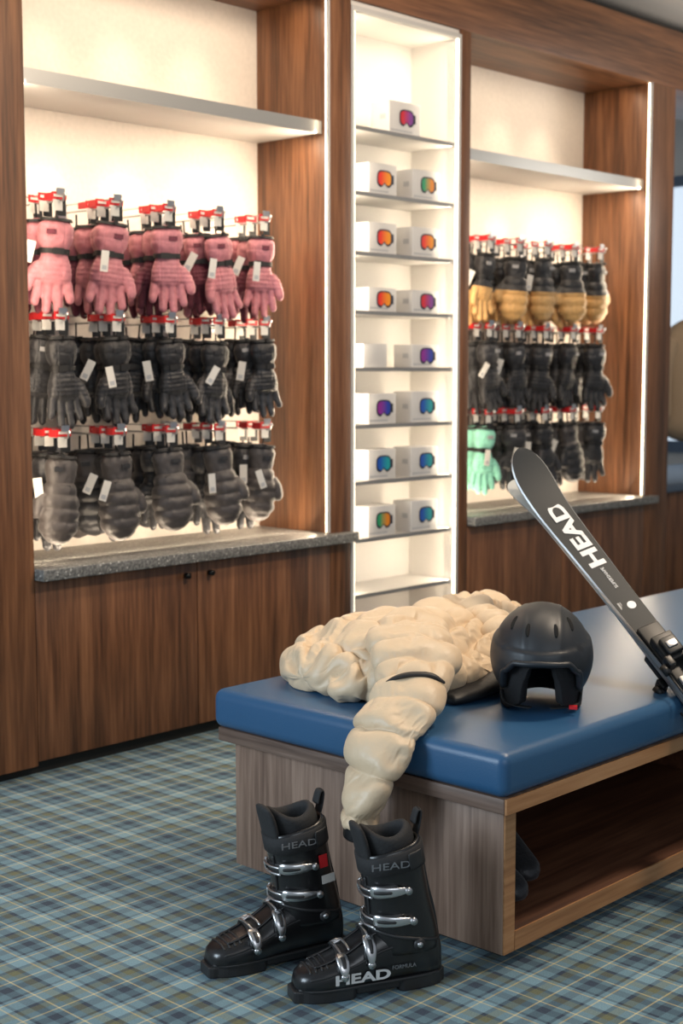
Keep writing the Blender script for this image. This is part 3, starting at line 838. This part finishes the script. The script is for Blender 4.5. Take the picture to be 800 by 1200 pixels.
def boot(loc, ang, textlab=False, redlab=False, hs=1.0):
    root = empty('ski_boot')
    def mo(*a): return mesh_obj(a[0], a[1], a[2], a[3], root, True)
    xs = [LOW[0][0]+(LOW[-1][0]-LOW[0][0])*i/40 for i in range(41)]
    v,f = loftr([ring(lambda a, x=x: low_pt(x,a), 32) for x in xs]); mo('lower_shell', v, f, M_boot)
    for off_a, w_ in ((1.15,.004),(2.0,.003)):
        pts = [low_pt(x, off_a, .002) for x in (.13,.17,.21,.25,.285)]
        v,f = sweep(pts, [(w_,.003)]*5, 24, 10); mo('overlap_ridge', v, f, M_boot)
    for sg in (1,-1):
        pts = [low_pt(x, (0.35 if sg>0 else math.pi-.35), .001) for x in (.02,.08,.14,.20,.26,.30)]
        v,f = sweep(pts, [(.002,.003)]*6, 30, 8); mo('side_contour', v, f, M_boot2)
    for x in (.258,.270,.282,.294):
        pts = [low_pt(x, a, .0005) for a in (.8,1.2,1.57,1.94,2.34)]
        v,f = sweep(pts, [(.0018,.003)]*5, 16, 8, XR_); mo('toe_rib', v, f, M_boot2)
    def solepiece(x0,x1,z0,z1,grow,nm):
        n=14
        o_=[]
        for i in range(n+1):
            x = x0+(x1-x0)*i/n; hw = low_at(min(x,.312))[0]*.86+grow
            if i in (0,n): hw *= .82
            o_.append((x,hw))
        outl = [(x,h) for x,h in o_]+[(x,-h) for x,h in reversed(o_)]
        k=len(outl)
        V=[Vector((x,y,z0)) for x,y in outl]+[Vector((x,y,z1)) for x,y in outl]
        F=[(j,(j+1)%k,k+(j+1)%k,k+j) for j in range(k)]+[tuple(range(k-1,-1,-1)),tuple(range(k,2*k))]
        q = mesh_obj(nm,V,F,M_boot2,root); b_=q.modifiers.new('b','BEVEL'); b_.width=.003; b_.segments=2; b_.limit_method='ANGLE'
    solepiece(.195,.328,0,.026,.0,'toe_sole'); solepiece(-.012,.10,0,.030,.004,'heel_sole'); solepiece(.09,.20,.008,.026,-.004,'arch_sole')
    solepiece(-.006,.318,.024,.032,.005,'welt')
    zs = [.085+.23*i/26 for i in range(27)]
    rings = [ring(lambda a, z=z: cuff_pt(z,a,.0035), 40) for z in zs]
    rings += [ring(lambda a, z=z: cuff_pt(z,a,-.004), 40) for z in (.315,.28,.22)]
    v,f = loftr(rings, True, True); mo('cuff', v, f, M_boot)
    pts = [cuff_pt(.12+.02*math.cos(a),a,.004) for a in [2*math.pi*k/24 for k in range(25)]]
    v,f = sweep(pts, [(.003,.004)]*25, 60, 8, round_ends=(False,False)); mo('cuff_lip', v, f, M_boot2)
    pts = [cuff_pt(z, .18, .005) for z in (.11,.16,.21,.26)]
    v,f = sweep(pts, [(.003,.003)]*4, 24, 8, (0,1,0)); mo('cuff_overlap', v, f, M_boot2)
    pts = [cuff_pt(z, math.pi, .004) for z in (.10,.16,.22,.30)]
    v,f = sweep(pts, [(.016,.004),(.015,.005),(.013,.005),(.012,.004)], 24, 14, (1,0,0), e=3); mo('rear_spine', v, f, M_boot2)
    def lin(z,a,o_):
        cx,aa,b2 = cuff_at(.315); sh_ = (z-.315)*.35
        return Vector((cx+sh_+(aa+o_)*math.cos(a), (b2+o_)*math.sin(a), z+(.020*abs(math.cos(a))**2 - .006)*min(1,(z-.28)/.05)))
    seq = [(.26,-.008),(.30,-.007),(.325,-.005),(.338,-.006),(.346,-.012),(.345,-.019),(.332,-.025),(.29,-.027),(.24,-.027)]
    v,f = loftr([ring(lambda a,z=z,o_=o_: lin(z,a,o_), 36) for z,o_ in seq], False, True); mo('liner', v, f, M_liner)
    v,f = sweep([(.160,0,.26),(.170,0,.31),(.180,0,.345),(.188,0,.366)], [(.036,.009),(.038,.010),(.036,.009),(.028,.006)], 24, 20, (1,0,0), e=2.6); mo('tongue', v, f, M_liner)
    v,f = sweep([(.052,.0,.32),(.044,.0,.350),(.040,.0,.376),(.048,.0,.378),(.056,.0,.35)], [(.015,.0035),(.015,.0035),(.013,.004),(.013,.004),(.015,.0035)], 30, 12, (1,0,0)); mo('pull_tab', v, f, M_liner)
    rg = []
    for z,o_ in ((.264,.004),(.266,.0085),(.308,.0085),(.310,.004)):
        rg.append(ring(lambda a,z=z,o_=o_: cuff_pt(z,a,o_), 40))
    v,f = loftr(rg, False, False); mo('power_strap', v, f, M_liner)
    pts = [cuff_pt(.287, a, .011) for a in (1.75,2.0,2.3)]
    v,f = sweep(pts, [(.002,.018)]*3, 12, 12, e=4); mo('strap_velcro_tab', v, f, M_boot2)
    for z in (.155,.222):
        pts = [cuff_pt(z+.010*math.sin(a), a, .0045) for a in [-1.3+2.75*k/14 for k in range(15)]]
        v,f = sweep(pts, [(.003,.012)]*15, 40, 12, e=4); mo('buckle_strap', v, f, M_boot2)
        pts = [cuff_pt(z+.008, a, .012) for a in (.50,.75,1.05,1.35,1.60)]
        v,f = sweep(pts, [(.003,.011),(.005,.013),(.005,.012),(.004,.010),(.003,.006)], 24, 14, e=3); mo('buckle_lever', v, f, M_chrome)
        pts = [cuff_pt(z+.008, a, .0168) for a in (.68,.95,1.25)]
        v,f = sweep(pts, [(.0015,.004),(.0015,.004),(.0015,.003)], 12, 8, e=3); mo('lever_inset', v, f, M_boot2)
        for dz in (-.009,.009):
            pts = [cuff_pt(z+dz, a, .012) for a in (-.45,-.15,.15,.55)]
            v,f = sweep(pts, [(.0028,.0028)]*4, 16, 8); mo('buckle_bail', v, f, M_chrome)
        pts = [cuff_pt(z, a, .009) for a in (-.85,-.6,-.3)]
        v,f = sweep(pts, [(.002,.009)]*3, 12, 10, e=4); mo('ladder', v, f, M_chrome)
        for k in range(5):
            pts = [cuff_pt(z-.010, -.30-.11*k, .012), cuff_pt(z+.010, -.30-.11*k, .012)]
            v,f = sweep(pts, [(.002,.003)]*2, 4, 8, (1,0,0)); mo('ladder_tooth', v, f, M_chrome)
        c_ = cuff_pt(z+.006, 1.62, .006)
        v,f = cyl(c_, c_+Vector((0,.010,0)), .008, 16); mo('buckle_rivet', v, f, M_chrome)
    for x in (.160,.220):
        pts = [low_pt(x+.01*math.cos(a), a, .003) for a in [.25+2.5*k/12 for k in range(13)]]
        v,f = sweep(pts, [(.003,.014)]*13, 36, 12, XR_, e=4); mo('buckle_strap', v, f, M_boot2)
        pts = [low_pt(x+.010, a, .010) for a in (.15,.38,.65,.95,1.20)]
        v,f = sweep(pts, [(.003,.005),(.004,.010),(.005,.013),(.005,.013),(.003,.010)], 24, 14, XR_, e=3); mo('buckle_lever', v, f, M_chrome)
        pts = [low_pt(x+.010, a, .0155) for a in (.45,.7,.95)]
        v,f = sweep(pts, [(.0012,.003),(.0012,.005),(.0012,.005)], 12, 8, XR_, e=3); mo('lever_inset', v, f, M_boot2)
        for dx in (-.009,.009):
            pts = [low_pt(x+dx, a, .011) for a in (1.1,1.4,1.7,1.95)]
            v,f = sweep(pts, [(.0026,.0026)]*4, 16, 8, XR_); mo('buckle_bail', v, f, M_chrome)
        pts = [low_pt(x, a, .008) for a in (1.75,2.0,2.3)]
        v,f = sweep(pts, [(.002,.010)]*3, 12, 10, XR_, e=4); mo('ladder', v, f, M_chrome)
        for k in range(4):
            pts = [low_pt(x-.010, 1.75+.13*k, .010), low_pt(x+.010, 1.75+.13*k, .010)]
            v,f = sweep(pts, [(.002,.003)]*2, 4, 8); mo('ladder_tooth', v, f, M_chrome)
        c_ = low_pt(x+.010, .14, .004)
        v,f = cyl(c_, c_+Vector((0,.008,0)), .008, 16); mo('buckle_rivet', v, f, M_chrome)
    for sg in (1,-1):
        v,f = cyl((.062,sg*.050,.105),(.062,sg*.061,.105),.013,20); mo('pivot', v, f, M_boot2)
        v,f = cyl((.062,sg*.058,.105),(.062,sg*.0625,.105),.006,16); mo('pivot_screw', v, f, M_chrome)
    Rt = Matrix(((-1,0,0,0),(0,0,1,0),(0,1,0,0),(0,0,0,1)))
    if textlab:
        text('HEAD', .036, M_txt, root, Matrix.Translation((.188,.0565,.050)) @ Rt @ Matrix.Diagonal((1.3,.8,1,1)), off=.0012)
        text('FORMULA', .012, M_grey, root, Matrix.Translation((.095,.0535,.060)) @ Rt)
    if redlab:
        q = box('red_sticker', -.010,.010,-.0006,.0006,-.015,.015, M_red, root); q.location=(.068,.0600,.235); q.rotation_euler=(0,.12,0)
        q = box('white_sticker', -.016,.016,-.0006,.0006,-.010,.010, M_tag, root); q.location=(.055,.0590,.192); q.rotation_euler=(0,.12,0)
    text('HEAD', .026, M_grey, root, Matrix.Translation((.130,.0648,.285)) @ Rt @ Matrix.Diagonal((1.3,.8,1,1)))
    root.location = (loc[0], loc[1], 0.0); root.rotation_euler = (0,0,ang); root.scale = (1,1,hs)
    return root
boot((2.262,2.145), math.atan2(.098,-.312), False, True, .97)
boot((2.285,1.875), math.atan2(.140,-.277), True, False, .99)

# ------------------------------------------------------------------ far right
M_coat = plain('tan_coat_wool', (.45,.32,.20), .8, bump=.3, bscale=50)
ct = empty('coat_on_hanger')
v,f = sweep([(7.55,4.32,1.60),(7.55,4.32,1.52),(7.55,4.32,1.35),(7.55,4.32,1.1),(7.55,4.32,.88)], [(.06,.05),(.17,.09),(.20,.10),(.19,.11),(.21,.12)], 30, 30, (0,1,0))
mesh_obj('coat_body', v, f, M_coat, ct, True)
for sg in (-1,1):
    v,f = sweep([(7.55+sg*.17,4.32,1.5),(7.55+sg*.25,4.32,1.3),(7.55+sg*.27,4.30,1.0)], [(.06,.06),(.055,.055),(.045,.045)], 20, 18, (0,1,0)); mesh_obj('coat_sleeve', v, f, M_coat, ct, True)
v,f = cyl((7.55,4.32,1.58),(7.55,4.32,2.70),.005); mesh_obj('hanger_rod', v, f, M_steel, ct)
lc = empty('low_counter')
box('counter_top', 7.0,8.9,4.1,5.0,.62,.66, M_frame, lc, .003)
box('counter_body', 7.05,8.85,4.13,4.97,0,.619, W_V, lc, .003)

# ------------------------------------------------------------------ lights
def area(name, loc, target, sx, sy, power, col, spread=None):
    l = bpy.data.lights.new(name, 'AREA'); l.shape = 'RECTANGLE'; l.size = sx; l.size_y = sy
    l.energy = power; l.color = col
    if spread: l.spread = spread
    o = bpy.data.objects.new(name, l); C.objects.link(o)
    o.location = loc
    d = Vector(target)-Vector(loc)
    o.rotation_euler = d.to_track_quat('-Z','Y').to_euler()
    return o
warm2 = (1.0,.81,.59); cool = (.72,.87,1.0)
for nm, a, b_ in (('left',2.59,3.95),('right',4.80,6.235)):
    mid = (a+b_)/2; w = b_-a
    area('led_wash_r_'+nm, (b_-.03,FR+.05,1.45), (mid-.1,BK,1.45), .02, 1.5, 7.5, warm2)
    area('led_wash_l_'+nm, (a+.03,FR+.05,1.45), (mid+.1,BK,1.45), .02, 1.5, 2.8, warm2)
    area('shelf_led_'+nm, (mid,FR+.10,2.185), (mid,FR+.22,1.5), w*.9, .02, 6.0, warm2)
    area('soffit_led_'+nm, (mid,FR+.10,2.685), (mid,FR+.26,2.2), w*.9, .02, 2.8, warm2)
    area('counter_fill_'+nm, (mid,FR+.10,.69), (mid,BK,.95), w*.9, .02, 3.8, warm2)  # added fill for the glow low on the bay wall, no strip modelled
    for k in (-.34,0,.34):
        for zz, pw, tl in ((2.68,5.5,14),(2.17,4.0,26)):
            l = bpy.data.lights.new('bay_spot','SPOT'); l.energy = pw; l.color = warm2; l.spot_size = 1.2; l.spot_blend = 1.0; l.shadow_soft_size = .03
            o = bpy.data.objects.new('bay_spot_'+nm, l); C.objects.link(o); o.location = (mid+k, FR+.20, zz); o.rotation_euler = (math.radians(tl),0,0)
area('niche_led_light_l', (nx0+.03,FR+.03,1.45), (4.45,nb,1.45), .02, 2.3, 6.5, (1.0,.84,.63))
area('niche_led_light_r', (nx1-.03,FR+.03,1.45), (4.3,nb,1.45), .02, 2.3, 7.0, (1.0,.84,.63))
area('ceiling_light_bench', (3.6,1.2,3.0), (3.3,2.1,.4), .4, .4, 48, (1.0,.82,.63))
area('ceiling_light_cabinet', (3.4,2.4,3.03), (3.6,3.9,.8), 1.6, .3, 24, (1.0,.80,.60))
area('ceiling_fill', (7.0,2.6,2.3), (6.8,3.4,3.08), .6, .6, 14, (1.0,.92,.82))  # added fill that only brightens the ceiling, no fixture here
area('daylight_shopfront', (-2.2,3.6,2.0), (2.4,2.2,.2), 2.0, 1.8, 155, cool)
area('daylight_rear', (.2,-2.2,2.4), (2.8,2.2,.4), 2.5, 1.8, 30, (.88,.94,1.0))
w = bpy.data.worlds.new('World'); scene.world = w; w.use_nodes = True
bg = w.node_tree.nodes['Background']; bg.inputs[0].default_value = (.80,.88,1,1); bg.inputs[1].default_value = .27

# ------------------------------------------------------------------ camera
cd = bpy.data.cameras.new('camera'); cam = bpy.data.objects.new('camera', cd); C.objects.link(cam)
cd.lens = 50; cd.sensor_width = 36; cd.sensor_fit = 'AUTO'
th = math.radians(5.69); c_, s_ = math.cos(th), math.sin(th)
fw = Fd*c_ - Vector((0,0,1))*s_; up = Fd*s_ + Vector((0,0,1))*c_
cam.matrix_world = Matrix(((Rd.x,up.x,-fw.x,0),(Rd.y,up.y,-fw.y,0),(Rd.z,up.z,-fw.z,1.3),(0,0,0,1)))
cd.dof.use_dof = True; cd.dof.focus_distance = 3.25; cd.dof.aperture_fstop = 4.0
cd.clip_start = .02
scene.camera = cam
scene.view_settings.view_transform = 'Standard'
scene.view_settings.look = 'None'
scene.view_settings.exposure = 0.2
